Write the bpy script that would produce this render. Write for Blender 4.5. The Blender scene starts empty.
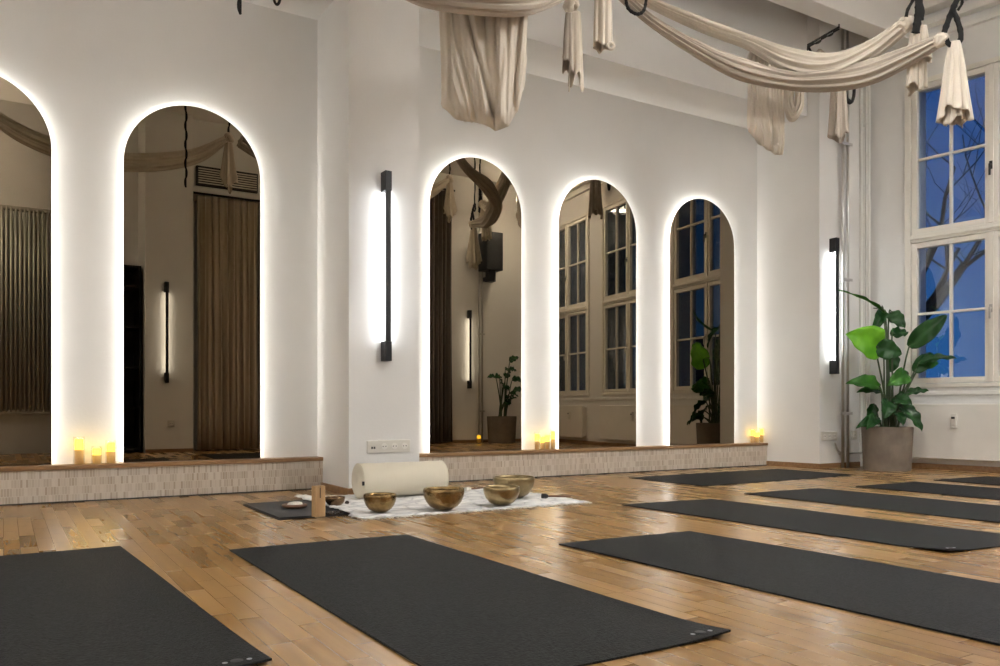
import bpy, bmesh, math, random
from mathutils import Vector, Matrix, noise
random.seed(7)
C = bpy.context.scene.collection
PI = math.pi
# ------------------------------------------------------------------ camera geometry
F, HOR, CH, YAW = 820.0, 408.0, 0.55, math.radians(31.2)
SA, CA = math.sin(YAW), math.cos(YAW)
def at(u, v, z):
    """world point seen at pixel (u,v) at depth z"""
    k = (u-500)/F
    return Vector((z*(k*CA+SA), z*(CA-k*SA), CH+(HOR-v)*z/F))
def fl(u, v, h=0.0):
    z = (CH-h)*F/(v-HOR)
    p = at(u, v, z); p.z = h
    return p
def onY(u, v, Y):
    k = (u-500)/F
    return at(u, v, Y/(CA-k*SA))

# ------------------------------------------------------------------ materials
def mat(name):
    m = bpy.data.materials.new(name); m.use_nodes = True
    nt = m.node_tree; b = nt.nodes['Principled BSDF']
    return m, nt, b
def N(nt, t, **kw):
    n = nt.nodes.new(t)
    for k, v in kw.items():
        if k in n.inputs: n.inputs[k].default_value = v
        else: setattr(n, k, v)
    return n
def ramp(nt, stops):
    r = nt.nodes.new('ShaderNodeValToRGB'); e = r.color_ramp.elements
    e[0].position, e[0].color = stops[0][0], (*stops[0][1], 1)
    e[1].position, e[1].color = stops[-1][0], (*stops[-1][1], 1)
    for p, c in stops[1:-1]:
        x = e.new(p); x.color = (*c, 1)
    return r
def noisy(name, c1, c2, scale=8, rough=.6, metal=0, bump=0, bscale=None, stretch=(1,1,1), coat=0, detail=4, spec=.5, sheen=0, space='Object', lo=.3, hi=.7):
    m, nt, b = mat(name); L = nt.links.new
    tc = N(nt, 'ShaderNodeTexCoord'); mp = N(nt, 'ShaderNodeMapping'); mp.inputs['Scale'].default_value = stretch
    L(tc.outputs[space], mp.inputs[0])
    n = N(nt, 'ShaderNodeTexNoise'); n.inputs['Scale'].default_value = scale; n.inputs['Detail'].default_value = detail
    L(mp.outputs[0], n.inputs['Vector'])
    r = ramp(nt, [(lo, c1), (hi, c2)]); L(n.outputs[0], r.inputs[0]); L(r.outputs[0], b.inputs['Base Color'])
    b.inputs['Roughness'].default_value = rough; b.inputs['Metallic'].default_value = metal
    b.inputs['Coat Weight'].default_value = coat; b.inputs['Specular IOR Level'].default_value = spec
    b.inputs['Sheen Weight'].default_value = sheen
    if bump:
        n2 = N(nt, 'ShaderNodeTexNoise'); n2.inputs['Scale'].default_value = bscale or scale*4; n2.inputs['Detail'].default_value = 5
        L(mp.outputs[0], n2.inputs['Vector'])
        bp = N(nt, 'ShaderNodeBump'); bp.inputs['Strength'].default_value = bump; bp.inputs['Distance'].default_value = .01
        L(n2.outputs[0], bp.inputs['Height']); L(bp.outputs[0], b.inputs['Normal'])
    return m
def emis(name, col, s):
    m = bpy.data.materials.new(name); m.use_nodes = True; nt = m.node_tree
    nt.nodes.clear(); e = nt.nodes.new('ShaderNodeEmission'); o = nt.nodes.new('ShaderNodeOutputMaterial')
    e.inputs[0].default_value = (*col, 1); e.inputs[1].default_value = s
    nt.links.new(e.outputs[0], o.inputs[0]); return m

M = {}
FILL_LAMP = 42  # strength of the added fill lamps
M['wall'] = noisy('plaster', (.785,.78,.765), (.815,.81,.795), 3, .7, bump=.08, bscale=60, spec=.3)
M['trimwhite'] = noisy('white_paint', (.79,.78,.75), (.83,.82,.79), 5, .45, bump=.05, bscale=30)
M['ceiling'] = noisy('ceiling_paint', (.82,.80,.77), (.87,.85,.82), 1.5, .8, bump=.15, bscale=7)
M['winwhite'] = noisy('window_paint', (.80,.77,.70), (.85,.82,.75), 6, .4)
M['black'] = noisy('black_metal', (.008,.008,.01), (.014,.014,.017), 20, .42)
M['strap'] = noisy('black_webbing', (.002,.002,.002), (.005,.005,.005), 90, .8)
M['chrome'] = noisy('pipe_metal', (.50,.49,.47), (.62,.60,.57), 8, .30, metal=.9, stretch=(1,1,.1))
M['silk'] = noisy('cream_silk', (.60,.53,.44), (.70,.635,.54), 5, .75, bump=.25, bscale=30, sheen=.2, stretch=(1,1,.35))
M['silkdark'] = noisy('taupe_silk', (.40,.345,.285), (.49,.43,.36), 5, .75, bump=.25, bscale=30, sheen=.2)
M['bolster'] = noisy('cream_cotton', (.72,.66,.53), (.77,.71,.58), 6, .9, bump=.15, bscale=260, sheen=.2)
M['matt'] = noisy('charcoal_rubber', (.008,.0087,.009), (.026,.0275,.028), 110, .6, bump=.6, bscale=160, spec=.12, detail=2)
M['matflat'] = noisy('black_foam', (.018,.018,.02), (.026,.026,.028), 200, .6)
M['curtain'] = noisy('brown_velvet', (.36,.29,.21), (.44,.36,.27), 8, .95, bump=.1, sheen=.3, stretch=(1,1,.1))
M['curtaindark'] = noisy('dark_velvet', (.10,.085,.07), (.13,.105,.09), 8, .95, sheen=.3, stretch=(1,1,.1))
M['concrete'] = noisy('grey_brown_concrete', (.12,.098,.076), (.24,.20,.16), 6, .85, bump=.3, bscale=22, detail=8, lo=.25, hi=.75)
M['soil'] = noisy('potting_soil', (.02,.014,.01), (.05,.035,.022), 40, .95, bump=1, bscale=60)
M['brass'] = noisy('hammered_brass', (.17,.11,.045), (.36,.25,.115), 22, .25, metal=1, bump=.5, bscale=40, lo=.3, hi=.75)
M['brasspale'] = noisy('pale_brass', (.22,.165,.085), (.44,.345,.19), 18, .28, metal=1, bump=.4, bscale=40)
M['copper'] = noisy('dark_bronze', (.12,.07,.04), (.30,.20,.115), 20, .25, metal=1, bump=.4, bscale=40)
M['woodblock'] = noisy('light_oak', (.42,.27,.13), (.56,.38,.20), 6, .5, bump=.1, stretch=(6,6,.7))
M['wooddark'] = noisy('dark_wood', (.10,.045,.022), (.20,.095,.05), 6, .4, stretch=(4,4,1))
M['woodledge'] = noisy('oak_ledge', (.23,.125,.055), (.34,.20,.095), 7, .4, bump=.1, stretch=(.5,6,6), coat=.15)
M['felt'] = noisy('white_felt', (.7,.68,.63), (.8,.78,.72), 60, .95)
M['plastic'] = noisy('white_plastic', (.70,.68,.62), (.74,.72,.66), 5, .35)
M['dark'] = noisy('dark_hole', (.02,.02,.02), (.04,.04,.04), 5, .6)
M['stone'] = noisy('dark_bead', (.02,.012,.01), (.06,.035,.025), 40, .3)
M['speaker'] = noisy('speaker_case', (.008,.009,.014), (.014,.015,.022), 30, .6)
M['radiator'] = noisy('radiator_enamel', (.80,.78,.73), (.84,.82,.77), 6, .4)
M['radiatorold'] = noisy('grey_enamel', (.42,.40,.35), (.47,.45,.40), 6, .4)
M['stem'] = noisy('plant_stem', (.03,.055,.02), (.07,.11,.04), 12, .4)
M['bark'] = noisy('tree_bark', (.012,.011,.01), (.03,.026,.022), 12, .95)
M['facade'] = noisy('dim_facade', (.05,.055,.065), (.08,.085,.095), 1, .9)
M['ground'] = noisy('dim_ground', (.03,.03,.03), (.05,.05,.045), 1, .9)
M['roof'] = noisy('dim_roof', (.03,.022,.02), (.05,.036,.03), 3, .9)
M['glint'] = noisy('silver_glint', (.45,.47,.5), (.6,.62,.66), 60, .3, metal=.6)  # painted highlights beside the dark loop on the mat corners
M['led'] = emis('halo_led', (1,.965,.88), 22)
M['sled'] = emis('sconce_led', (.95,.98,1), 10)
M['glow'] = emis('candle_glow', (1,.60,.04), 2.6)
def leafmat(name, a, b_):
    m, nt, b = mat(name); L = nt.links.new
    tc = N(nt,'ShaderNodeTexCoord'); n = N(nt,'ShaderNodeTexNoise'); n.inputs['Scale'].default_value = 9
    L(tc.outputs['Object'], n.inputs['Vector']); r = ramp(nt, [(.3,a),(.7,b_)]); L(n.outputs[0], r.inputs[0]); L(r.outputs[0], b.inputs['Base Color'])
    b.inputs['Roughness'].default_value = .33; b.inputs['Specular IOR Level'].default_value = .35
    tr = N(nt,'ShaderNodeBsdfTranslucent'); L(r.outputs[0], tr.inputs[0])
    mx = N(nt,'ShaderNodeMixShader'); mx.inputs[0].default_value = .25
    L(b.outputs[0], mx.inputs[1]); L(tr.outputs[0], mx.inputs[2]); L(mx.outputs[0], nt.nodes['Material Output'].inputs[0])
    return m
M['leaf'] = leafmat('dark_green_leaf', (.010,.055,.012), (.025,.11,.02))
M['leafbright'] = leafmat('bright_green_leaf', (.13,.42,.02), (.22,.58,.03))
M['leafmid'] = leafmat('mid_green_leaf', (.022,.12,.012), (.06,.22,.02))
M['wax'] = leafmat('ivory_wax', (.62,.50,.32), (.7,.58,.40))

def mirror_mat():
    m = bpy.data.materials.new('bronze_mirror'); m.use_nodes = True; nt = m.node_tree; b = nt.nodes['Principled BSDF']
    n = N(nt,'ShaderNodeTexNoise'); n.inputs['Scale'].default_value = .6
    r = ramp(nt, [(.4,(.225,.185,.13)),(.6,(.245,.20,.145))]); nt.links.new(n.outputs[0], r.inputs[0]); nt.links.new(r.outputs[0], b.inputs['Base Color'])
    b.inputs['Metallic'].default_value = 1; b.inputs['Roughness'].default_value = .0
    b.inputs['Specular Tint'].default_value = (.3,.27,.22,1)
    return m
M['mirror'] = mirror_mat()
def glass_mat(name, tint=(1,1,1), refl=.09):
    m = bpy.data.materials.new(name); m.use_nodes = True; nt = m.node_tree; nt.nodes.clear()
    o = N(nt,'ShaderNodeOutputMaterial'); t = N(nt,'ShaderNodeBsdfTransparent'); t.inputs[0].default_value = (*tint,1)
    g = N(nt,'ShaderNodeBsdfGlossy'); g.inputs['Roughness'].default_value = 0
    fr = N(nt,'ShaderNodeLayerWeight'); fr.inputs[0].default_value = .15
    mr = N(nt,'ShaderNodeMapRange'); mr.inputs[1].default_value = 0; mr.inputs[2].default_value = 1; mr.inputs[3].default_value = refl; mr.inputs[4].default_value = .9 if refl>.05 else .25
    nt.links.new(fr.outputs['Fresnel'], mr.inputs[0])
    mx = N(nt,'ShaderNodeMixShader'); nt.links.new(mr.outputs[0], mx.inputs[0]); nt.links.new(t.outputs[0], mx.inputs[1]); nt.links.new(g.outputs[0], mx.inputs[2])
    nt.links.new(mx.outputs[0], o.inputs[0]); return m
M['glass'] = glass_mat('window_glass', (.85,.92,1), .11)
M['cglass'] = glass_mat('candle_glass', (.99,.99,.99), .02)

def floor_mat():
    m, nt, b = mat('oak_parquet'); L = nt.links.new
    tc = N(nt,'ShaderNodeTexCoord'); sp = N(nt,'ShaderNodeSeparateXYZ'); cb = N(nt,'ShaderNodeCombineXYZ')
    L(tc.outputs['Object'], sp.inputs[0]); L(sp.outputs[1], cb.inputs[0]); L(sp.outputs[0], cb.inputs[1])
    br = N(nt,'ShaderNodeTexBrick'); br.offset = .37; br.offset_frequency = 2; br.squash = .8; br.squash_frequency = 3
    for k, v in {'Scale':1,'Mortar Size':.0007,'Mortar Smooth':.1,'Bias':0,'Brick Width':.34,'Row Height':.058}.items(): br.inputs[k].default_value = v
    br.inputs['Color1'].default_value = (0,0,0,1); br.inputs['Color2'].default_value = (1,1,1,1); br.inputs['Mortar'].default_value = (.2,.2,.2,1)
    L(cb.outputs[0], br.inputs['Vector'])
    mp = N(nt,'ShaderNodeMapping'); mp.inputs['Scale'].default_value = (1.3,17,1); L(cb.outputs[0], mp.inputs[0])
    # shift grain per strip
    ad = N(nt,'ShaderNodeVectorMath', operation='ADD'); sc = N(nt,'ShaderNodeVectorMath', operation='SCALE'); sc.inputs['Scale'].default_value = 9
    L(br.outputs['Color'], sc.inputs[0]); L(mp.outputs[0], ad.inputs[0]); L(sc.outputs[0], ad.inputs[1])
    n = N(nt,'ShaderNodeTexNoise'); n.inputs['Scale'].default_value = 1.6; n.inputs['Detail'].default_value = 5; n.inputs['Roughness'].default_value = .5; n.inputs['Distortion'].default_value = .3
    L(ad.outputs[0], n.inputs['Vector'])
    mixv = N(nt,'ShaderNodeMath', operation='MULTIPLY_ADD'); mixv.inputs[1].default_value = .20
    L(br.outputs['Color'], mixv.inputs[0])
    n3 = N(nt,'ShaderNodeMath', operation='MULTIPLY'); n3.inputs[1].default_value = .55; L(n.outputs[0], n3.inputs[0]); L(n3.outputs[0], mixv.inputs[2])
    r = ramp(nt, [(.08,(.20,.10,.032)),(.32,(.295,.165,.058)),(.50,(.36,.208,.076)),(.80,(.46,.295,.122))])
    L(mixv.outputs[0], r.inputs[0]); 
    mm = N(nt,'ShaderNodeMix', data_type='RGBA', blend_type='MULTIPLY'); mm.inputs[0].default_value = 1
    jr = ramp(nt, [(0,(1,1,1)),(1,(.5,.42,.35))]); L(br.outputs['Fac'], jr.inputs[0])
    L(r.outputs[0], mm.inputs[6]); L(jr.outputs[0], mm.inputs[7]); L(mm.outputs[2], b.inputs['Base Color'])
    rr = N(nt,'ShaderNodeMapRange'); rr.inputs[3].default_value = .25; rr.inputs[4].default_value = .30; L(br.outputs['Color'], rr.inputs[0]); L(rr.outputs[0], b.inputs['Roughness'])
    b.inputs['Specular IOR Level'].default_value = .6
    return m
M['floor'] = floor_mat()
def tile_mat():
    m, nt, b = mat('stick_mosaic'); L = nt.links.new
    tc = N(nt,'ShaderNodeTexCoord'); sp = N(nt,'ShaderNodeSeparateXYZ'); cb = N(nt,'ShaderNodeCombineXYZ')
    L(tc.outputs['Object'], sp.inputs[0]); L(sp.outputs[0], cb.inputs[0]); L(sp.outputs[2], cb.inputs[1])
    br = N(nt,'ShaderNodeTexBrick'); br.offset = .5; br.squash = 1
    for k, v in {'Scale':1,'Mortar Size':.0014,'Mortar Smooth':.1,'Bias':0,'Brick Width':.0145,'Row Height':.0475}.items(): br.inputs[k].default_value = v
    br.inputs['Color1'].default_value = (0,0,0,1); br.inputs['Color2'].default_value = (1,1,1,1); br.inputs['Mortar'].default_value = (1,1,1,1)
    L(cb.outputs[0], br.inputs['Vector'])
    r = ramp(nt, [(0,(.42,.345,.265)),(.25,(.50,.43,.345)),(.6,(.57,.50,.42)),(1,(.64,.58,.50))]); L(br.outputs['Color'], r.inputs[0])
    L(r.outputs[0], b.inputs['Base Color']); b.inputs['Roughness'].default_value = .5
    bp = N(nt,'ShaderNodeBump'); bp.invert = True; bp.inputs['Strength'].default_value = .5; bp.inputs['Distance'].default_value = .002; L(br.outputs['Fac'], bp.inputs['Height']); L(bp.outputs[0], b.inputs['Normal'])
    return m
M['tile'] = tile_mat()
def rug_mat():
    m, nt, b = mat('woven_cream'); L = nt.links.new
    tc = N(nt,'ShaderNodeTexCoord'); v = N(nt,'ShaderNodeTexVoronoi'); v.inputs['Scale'].default_value = 9; v.feature = 'DISTANCE_TO_EDGE'
    L(tc.outputs['Object'], v.inputs['Vector'])
    r = ramp(nt, [(0,(.56,.56,.575)),(.07,(.76,.76,.75)),(.2,(.86,.855,.84)),(1,(.90,.89,.875))]); L(v.outputs['Distance'], r.inputs[0]); L(r.outputs[0], b.inputs['Base Color'])
    b.inputs['Roughness'].default_value = .95
    n = N(nt,'ShaderNodeTexNoise'); n.inputs['Scale'].default_value = 35; L(tc.outputs['Object'], n.inputs['Vector'])
    bp = N(nt,'ShaderNodeBump'); bp.inputs['Strength'].default_value = .8; bp.inputs['Distance'].default_value = .01; L(n.outputs[0], bp.inputs['Height']); L(bp.outputs[0], b.inputs['Normal'])
    return m
M['rug'] = rug_mat()

# ------------------------------------------------------------------ helpers
def obj(name, bm, m, parent=None, smooth=False, bevel=0, solid=0, sub=0, recalc=True):
    if recalc: bmesh.ops.recalc_face_normals(bm, faces=bm.faces)
    me = bpy.data.meshes.new(name); bm.to_mesh(me); bm.free()
    me.materials.append(m)
    if smooth:
        for p in me.polygons: p.use_smooth = True
    o = bpy.data.objects.new(name, me); C.objects.link(o)
    if parent:
        o.parent = parent
        o.matrix_parent_inverse = parent.matrix_basis.inverted()
    if solid:
        s = o.modifiers.new('s','SOLIDIFY'); s.thickness = solid; s.offset = 0
    if bevel:
        b = o.modifiers.new('b','BEVEL'); b.width = bevel; b.segments = 2; b.limit_method = 'ANGLE'
    if sub:
        s = o.modifiers.new('u','SUBSURF'); s.levels = sub; s.render_levels = sub
    return o
def tag(o, label, cat, group=None):
    o['label'] = label; o['category'] = cat
    if group: o['group'] = group
    return o
def struct(o): o['kind'] = 'structure'; return o
def thing(name, label, cat, loc=(0,0,0), group=None):
    o = bpy.data.objects.new(name, None); C.objects.link(o); o.location = loc; o.empty_display_size = .1
    return tag(o, label, cat, group)
def BM(): return bmesh.new()
def box(bm, x0, x1, y0, y1, z0, z1, T=None):
    co = [(x,y,z) for z in (z0,z1) for y in (y0,y1) for x in (x0,x1)]
    vs = [bm.verts.new(T(*c) if T else c) for c in co]
    for f in ((0,1,3,2),(4,6,7,5),(0,4,5,1),(2,3,7,6),(0,2,6,4),(1,5,7,3)): bm.faces.new([vs[i] for i in f])
    return bm
def B(*a, T=None): return box(BM(), *a, T=T)
def lathe(bm, prof, seg=32, c=(0,0,0), fn=None):
    rings = []
    for r, z in prof:
        if r <= 1e-6: rings.append([bm.verts.new((c[0],c[1],c[2]+z))])
        else:
            rings.append([bm.verts.new((c[0]+r*(fn(a,z) if fn else 1)*math.cos(a), c[1]+r*(fn(a,z) if fn else 1)*math.sin(a), c[2]+z)) for a in [2*PI*i/seg for i in range(seg)]])
    for A, D in zip(rings, rings[1:]):
        for i in range(seg):
            j = (i+1) % seg
            if len(A) == 1 and len(D) == 1: continue
            if len(A) == 1: bm.faces.new((A[0], D[i], D[j]))
            elif len(D) == 1: bm.faces.new((A[i], A[j], D[0]))
            else: bm.faces.new((A[i], A[j], D[j], D[i]))
    return bm
def spline(pts, n):
    """catmull-rom through tuples/Vectors of any length"""
    P = [tuple(p) for p in pts]; P = [tuple(2*a-b for a,b in zip(P[0],P[1]))]+P+[tuple(2*a-b for a,b in zip(P[-1],P[-2]))]
    out = []; S = len(P)-3
    for k in range(n+1):
        t = k/n*S; i = min(int(t), S-1); t -= i
        a,b,c,d = P[i:i+4]
        out.append(tuple(.5*((2*q)+(-p+r)*t+(2*p-5*q+4*r-s)*t*t+(-p+3*q-3*r+s)*t**3) for p,q,r,s in zip(a,b,c,d)))
    return out
def tube(bm, pts, rad, seg=8, cap=True, sec=None, up=Vector((0,0,1))):
    """sweep; rad number or list; sec(i,t,theta)->(a,b) offsets (side, up)"""
    pts = [Vector(p[:3]) for p in pts]; n = len(pts); rings = []
    prev = None
    for i, p in enumerate(pts):
        t = (pts[min(i+1,n-1)]-pts[max(i-1,0)])
        if t.length < 1e-9: t = Vector((0,0,1))
        t.normalize()
        if prev is None:
            s = t.cross(up)
            if s.length < .05: s = t.cross(Vector((1,0,0)))
        else: s = prev - t*prev.dot(t)
        s.normalize(); prev = s; w = s.cross(t)
        r = rad[i] if isinstance(rad, (list,tuple)) else rad
        ring = []
        for k in range(seg):
            th = 2*PI*k/seg
            a, b = sec(i, i/(n-1), th) if sec else (r*math.cos(th), r*math.sin(th))
            ring.append(bm.verts.new(p+s*a+w*b))
        rings.append(ring)
    for A, D in zip(rings, rings[1:]):
        for k in range(seg):
            j = (k+1) % seg; bm.faces.new((A[k],A[j],D[j],D[k]))
    if cap:
        bm.faces.new(rings[0][::-1]); bm.faces.new(rings[-1])
    return bm
def ball(bm, c, r, seg=10):
    prof = [(r*math.sin(PI*i/seg) if 0<i<seg else 0, -r*math.cos(PI*i/seg)) for i in range(seg+1)]
    return lathe(bm, prof, seg*2, c)
def copy_tree(root, delta=None, names=None):
    def cp(o, par):
        c = o.copy(); C.objects.link(c)
        if par: c.parent = par
        for ch in [x for x in bpy.data.objects if x.parent == o]: cp(ch, c)
        return c
    return cp(root, None)

# ------------------------------------------------------------------ room shell
YW, YL, YP, YR = 5.50, 5.39, 4.90, 4.86     # wall, ledge front, pillar front, right wall front
XL0, XP0, XP1, XR = -2.6, 1.857, 2.345, 6.32
ZS, ZC = 3.23, 4.22
struct(obj('floor', B(-2.8,8.3,-.9,5.7,-.06,0), M['floor']))
struct(obj('ceiling', B(-2.8,8.3,-.9,5.7,ZC,ZC+.1), M['ceiling']))
struct(obj('wall_back', B(-2.8,8.2,YW,YW+.2,0,ZC), M['wall']))
struct(obj('wall_header', B(XL0,XR,4.98,YW,ZS,ZC), M['wall']))
struct(obj('wall_pillar', B(XP0,XP1,YP,YW,0,ZC), M['wall']))
struct(obj('wall_corner', B(0,7.2,YR,YW,0,ZC,T=lambda x,y,z:((XR+.01-.14*(y-YR)) if x==0 else x,y,z)), M['wall']))
struct(obj('wall_left', B(-2.8,XL0,-.9,YW,0,ZC), M['wall']))
YO = -.5
struct(obj('wall_front', B(-2.6,8.2,YO-.2,YO,0,ZC), M['wall']))
struct(obj('wall_pier', B(1.48,2.04,YO,.12,0,ZC), M['wall']))
bm = BM()
box(bm, 2.9,4.9,YO,.0,0,ZC)
struct(obj('wall_alcove', bm, M['wall']))
# ceiling beams
struct(obj('trim_1', B(-2.6,7.35,4.37,4.56,3.85,ZC), M['ceiling'], bevel=.006))
struct(obj('trim_2', B(-2.6,7.6,2.1,2.32,3.88,ZC), M['ceiling'], bevel=.006))
# moulding on the front face near the corner
bm = BM(); box(bm, 6.90,6.93,YR-.02,YR,0,3.75); box(bm,6.96,7.02,YR-.035,YR,0,3.75); box(bm,6.975,7.005,YR-.05,YR-.035,0,3.75)
struct(obj('trim_3', bm, M['trimwhite'], bevel=.004))
# baseboards
def base(name, x0,x1,y0,y1): struct(obj(name, B(x0,x1,y0,y1,0,.045), M['woodledge'], bevel=.003))
base('baseboard_pillar', XP0-.012,XP1,YP-.014,YP)
base('baseboard_reveal', XP0-.014,XP0,YP,YL)
struct(obj('baseboard_niche', B(0,1,YR-.014,YL,0,.045,T=lambda x,y,z:(XR+.01-.14*(y-YR)-.014*(1-x),y,z)), M['woodledge'], bevel=.003))
base('baseboard_corner', XR,7.06,YR-.014,YR)
base('baseboard_pier', 1.48,2.04,.12,.134)
base('baseboard_front', 4.9,7.7,YO,YO+.014)

# ------------------------------------------------------------------ mirror ledges
def ledge(n, x0, x1):
    struct(obj('trim_%d'%n, B(x0,x1,YL-.012,YW,.192,.217), M['woodledge'], bevel=.003))
    struct(obj('trim_%d'%(n+1), B(x0,x1,YL,YW,0,.192), M['tile']))
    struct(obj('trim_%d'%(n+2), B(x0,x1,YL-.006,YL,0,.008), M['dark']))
ledge(4, XL0, XP0); ledge(8, XP1, XR-.066)

# ------------------------------------------------------------------ arched mirrors with halo light
def arch_pts(w, z0, ztop, seg=40):
    r = w/2; zs = ztop-r
    pts = [(-r,z0)]+[(-r, z0+(zs-z0)*k/6) for k in range(1,6)]
    pts += [(-r*math.cos(PI*k/seg), zs+r*math.sin(PI*k/seg)) for k in range(seg+1)]
    pts += [(r, z0+(zs-z0)*k/6) for k in range(5,0,-1)]+[(r,z0)]
    return pts
def arch_slab(bm, w, z0, zt, y0, y1, cx):
    P = arch_pts(w,z0,zt)
    a = [bm.verts.new((cx+x,y0,z)) for x,z in P]; b = [bm.verts.new((cx+x,y1,z)) for x,z in P]
    bm.faces.new(a); bm.faces.new(b[::-1])
    for i in range(len(P)):
        j=(i+1)%len(P); bm.faces.new((a[i],b[i],b[j],a[j]))
def arch_band(bm, w, z0, zt, th, y0, y1, cx):
    P = arch_pts(w,z0,zt); Q = arch_pts(w-2*th,z0,zt-th)
    R = [[bm.verts.new((cx+x,y,z)) for x,z in S] for S,y in ((P,y0),(P,y1),(Q,y1),(Q,y0))]
    for k in range(4):
        A, D = R[k], R[(k+1)%4]
        for i in range(len(P)-1): bm.faces.new((A[i],A[i+1],D[i+1],D[i]))
    for e in (0,-1): bm.faces.new([R[k][e] for k in range(4)])
MX = [(-.565,.255,'cut off by the left photo edge'),(.638,1.468,'left of pillar, reflecting wall lamp'),
      (2.712,3.520,'right of pillar, reflecting dark speaker'),(3.880,4.700,'reflecting windows and white radiator'),
      (5.090,5.900,'nearest the window corner')]
for x0,x1,d in MX:
    x0-=.012; x1-=.014
    w = (x1-x0); cx = (x0+x1)/2
    t = thing('arched_mirror','tall arched bronze mirror, glowing edge, '+d,'mirror',(cx,YW,.217),'arched backlit mirrors along the wall')
    bm = BM(); arch_slab(bm,w,.2175,2.465,YW-.038,YW-.0335,cx); obj('mirror_glass',bm,M['mirror'],t)
    bm = BM(); arch_band(bm,w-.012,.2175,2.459,.07,YW-.033,YW-.0255,cx); obj('backing_frame',bm,M['black'],t)
    bm = BM(); arch_band(bm,w-.080,.2175,2.425,.006,YW-.025,YW-.013,cx); obj('light_strip',bm,M['led'],t)
    bm = BM(); arch_band(bm,w-.10,.2175,2.415,.03,YW-.025,YW,cx); obj('spacer',bm,M['black'],t)

# ------------------------------------------------------------------ wall lamps
def sconce(cx, y, s, label, z0_=.86, z1_=2.10):
    """s=-1 stands off toward -Y, s=+1 toward +Y"""
    t = thing('wall_lamp', label, 'wall lamp', (cx,y,1.48), 'slim black vertical wall lamps')
    za,zb_=z0_+.125,z1_-.125
    for z0,z1 in ((z0_,za),(zb_,z1_)):
        obj('end_block', B(cx-.023,cx+.023,*sorted((y,y+s*.075)),z0,z1), M['black'], t, bevel=.003)
    obj('bar', B(cx-.0165,cx+.0165,*sorted((y+s*.058,y+s*.0745)),za,zb_), M['black'], t)
    obj('light_tube', B(cx-.010,cx+.010,*sorted((y+s*.045,y+s*.057)),za,zb_), M['sled'], t)
    return t
sconce(2.095, YP, -1, 'slim black vertical wall lamp on the white pillar between the mirrors', .85, 2.06)
sconce(6.49, YR, -1, 'slim black vertical wall lamp beside the pipes in the window corner')
sconce(1.72, .12, 1, 'slim black wall lamp seen reflected in the mirror left of the pillar')
sconce(6.33, YO, 1, 'slim black wall lamp seen reflected in the mirror right of the pillar')
sconce(3.9, 0, 1, 'added slim black wall lamp, unseen behind the viewer, for fill light')  # extra lamp out of view, added to help light the room

# ------------------------------------------------------------------ sockets
def socket(x, z, n, y, s, label, kind='round'):
    w = .071*n
    t = thing('power_socket', label, 'socket', (x,y,z), None)
    obj('plate', B(x-w/2-.005,x+w/2+.005,*sorted((y,y+s*.009)),z-.04,z+.04), M['plastic'], t, bevel=.003)
    for i in range(n):
        cx = x-w/2+.071*(i+.5)
        bm = BM()
        if kind=='round':
            tube(bm, [(cx,y+s*.010,z),(cx,y+s*.0115,z)], .021, 20)
            o = obj('socket_insert', bm, M['radiator'], t)
            for dx in (-.0095,.0095):
                bm = BM(); tube(bm, [(cx+dx,y+s*.0116,z),(cx+dx,y+s*.013,z)], .0035, 8); obj('hole', bm, M['dark'], o)
        else:
            for dx in (-.012,.004): box(bm, cx+dx,cx+dx+.011,*sorted((y+s*.009,y+s*.011)),z-.012,z+.002)
            obj('network_port', bm, M['dark'], t)
    return t
p = onY(394,446,YP); socket(p.x, p.z, 3, YP, -1, 'triple white power socket low on the pillar above the bolster')
p = onY(372.5,447,YP); socket(p.x, p.z, 1, YP, -1, 'single white network socket on the pillar, left of the triple socket', 'net')
p = onY(828.7,436,YR); socket(p.x, p.z, 3, YR, -1, 'triple white socket left of the vertical pipes in the corner')
p = onY(853.5,435,YR); socket(p.x, p.z, 1, YR, -1, 'single white socket between the pipes and the potted plant')
socket(1.78,.36,1,.12,1,'single white socket below the reflected wall lamp')

# ------------------------------------------------------------------ pipes
def pipes(xs, y, s, label):
    t = thing('heating_pipes', label, 'pipe', (xs[0],y,0), None)
    for x in xs:
        bm = BM(); tube(bm, [(x,y+s*.045,0),(x,y+s*.045,ZC)], .0125, 14); obj('pipe', bm, M['chrome'], t, smooth=True)
    for z in (.30+.20, 1.73, 2.98):
        bm = BM(); box(bm, min(xs)-.035,max(xs)+.035,*sorted((y+s*.062,y+s*.070)),z-.012,z+.012)
        for x in xs: lathe(bm, [(.0126,-.014),(.017,-.014),(.017,.014),(.0126,.014)], 14, (x,y+s*.045,z))
        box(bm, sum(xs)/2-.008,sum(xs)/2+.008,*sorted((y,y+s*.062)),z-.008,z+.008)
        obj('pipe_clamp', bm, M['chrome'], t)
    return t
a = onY(842.8,300,YR-.045).x; b_ = onY(847.8,300,YR-.045).x
pipes((a,b_), YR, -1, 'pair of metal heating pipes running up the corner by the plant')
pipes((6.50,6.56), YO, 1, 'pair of heating pipes seen reflected beside the hanging speaker')
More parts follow.
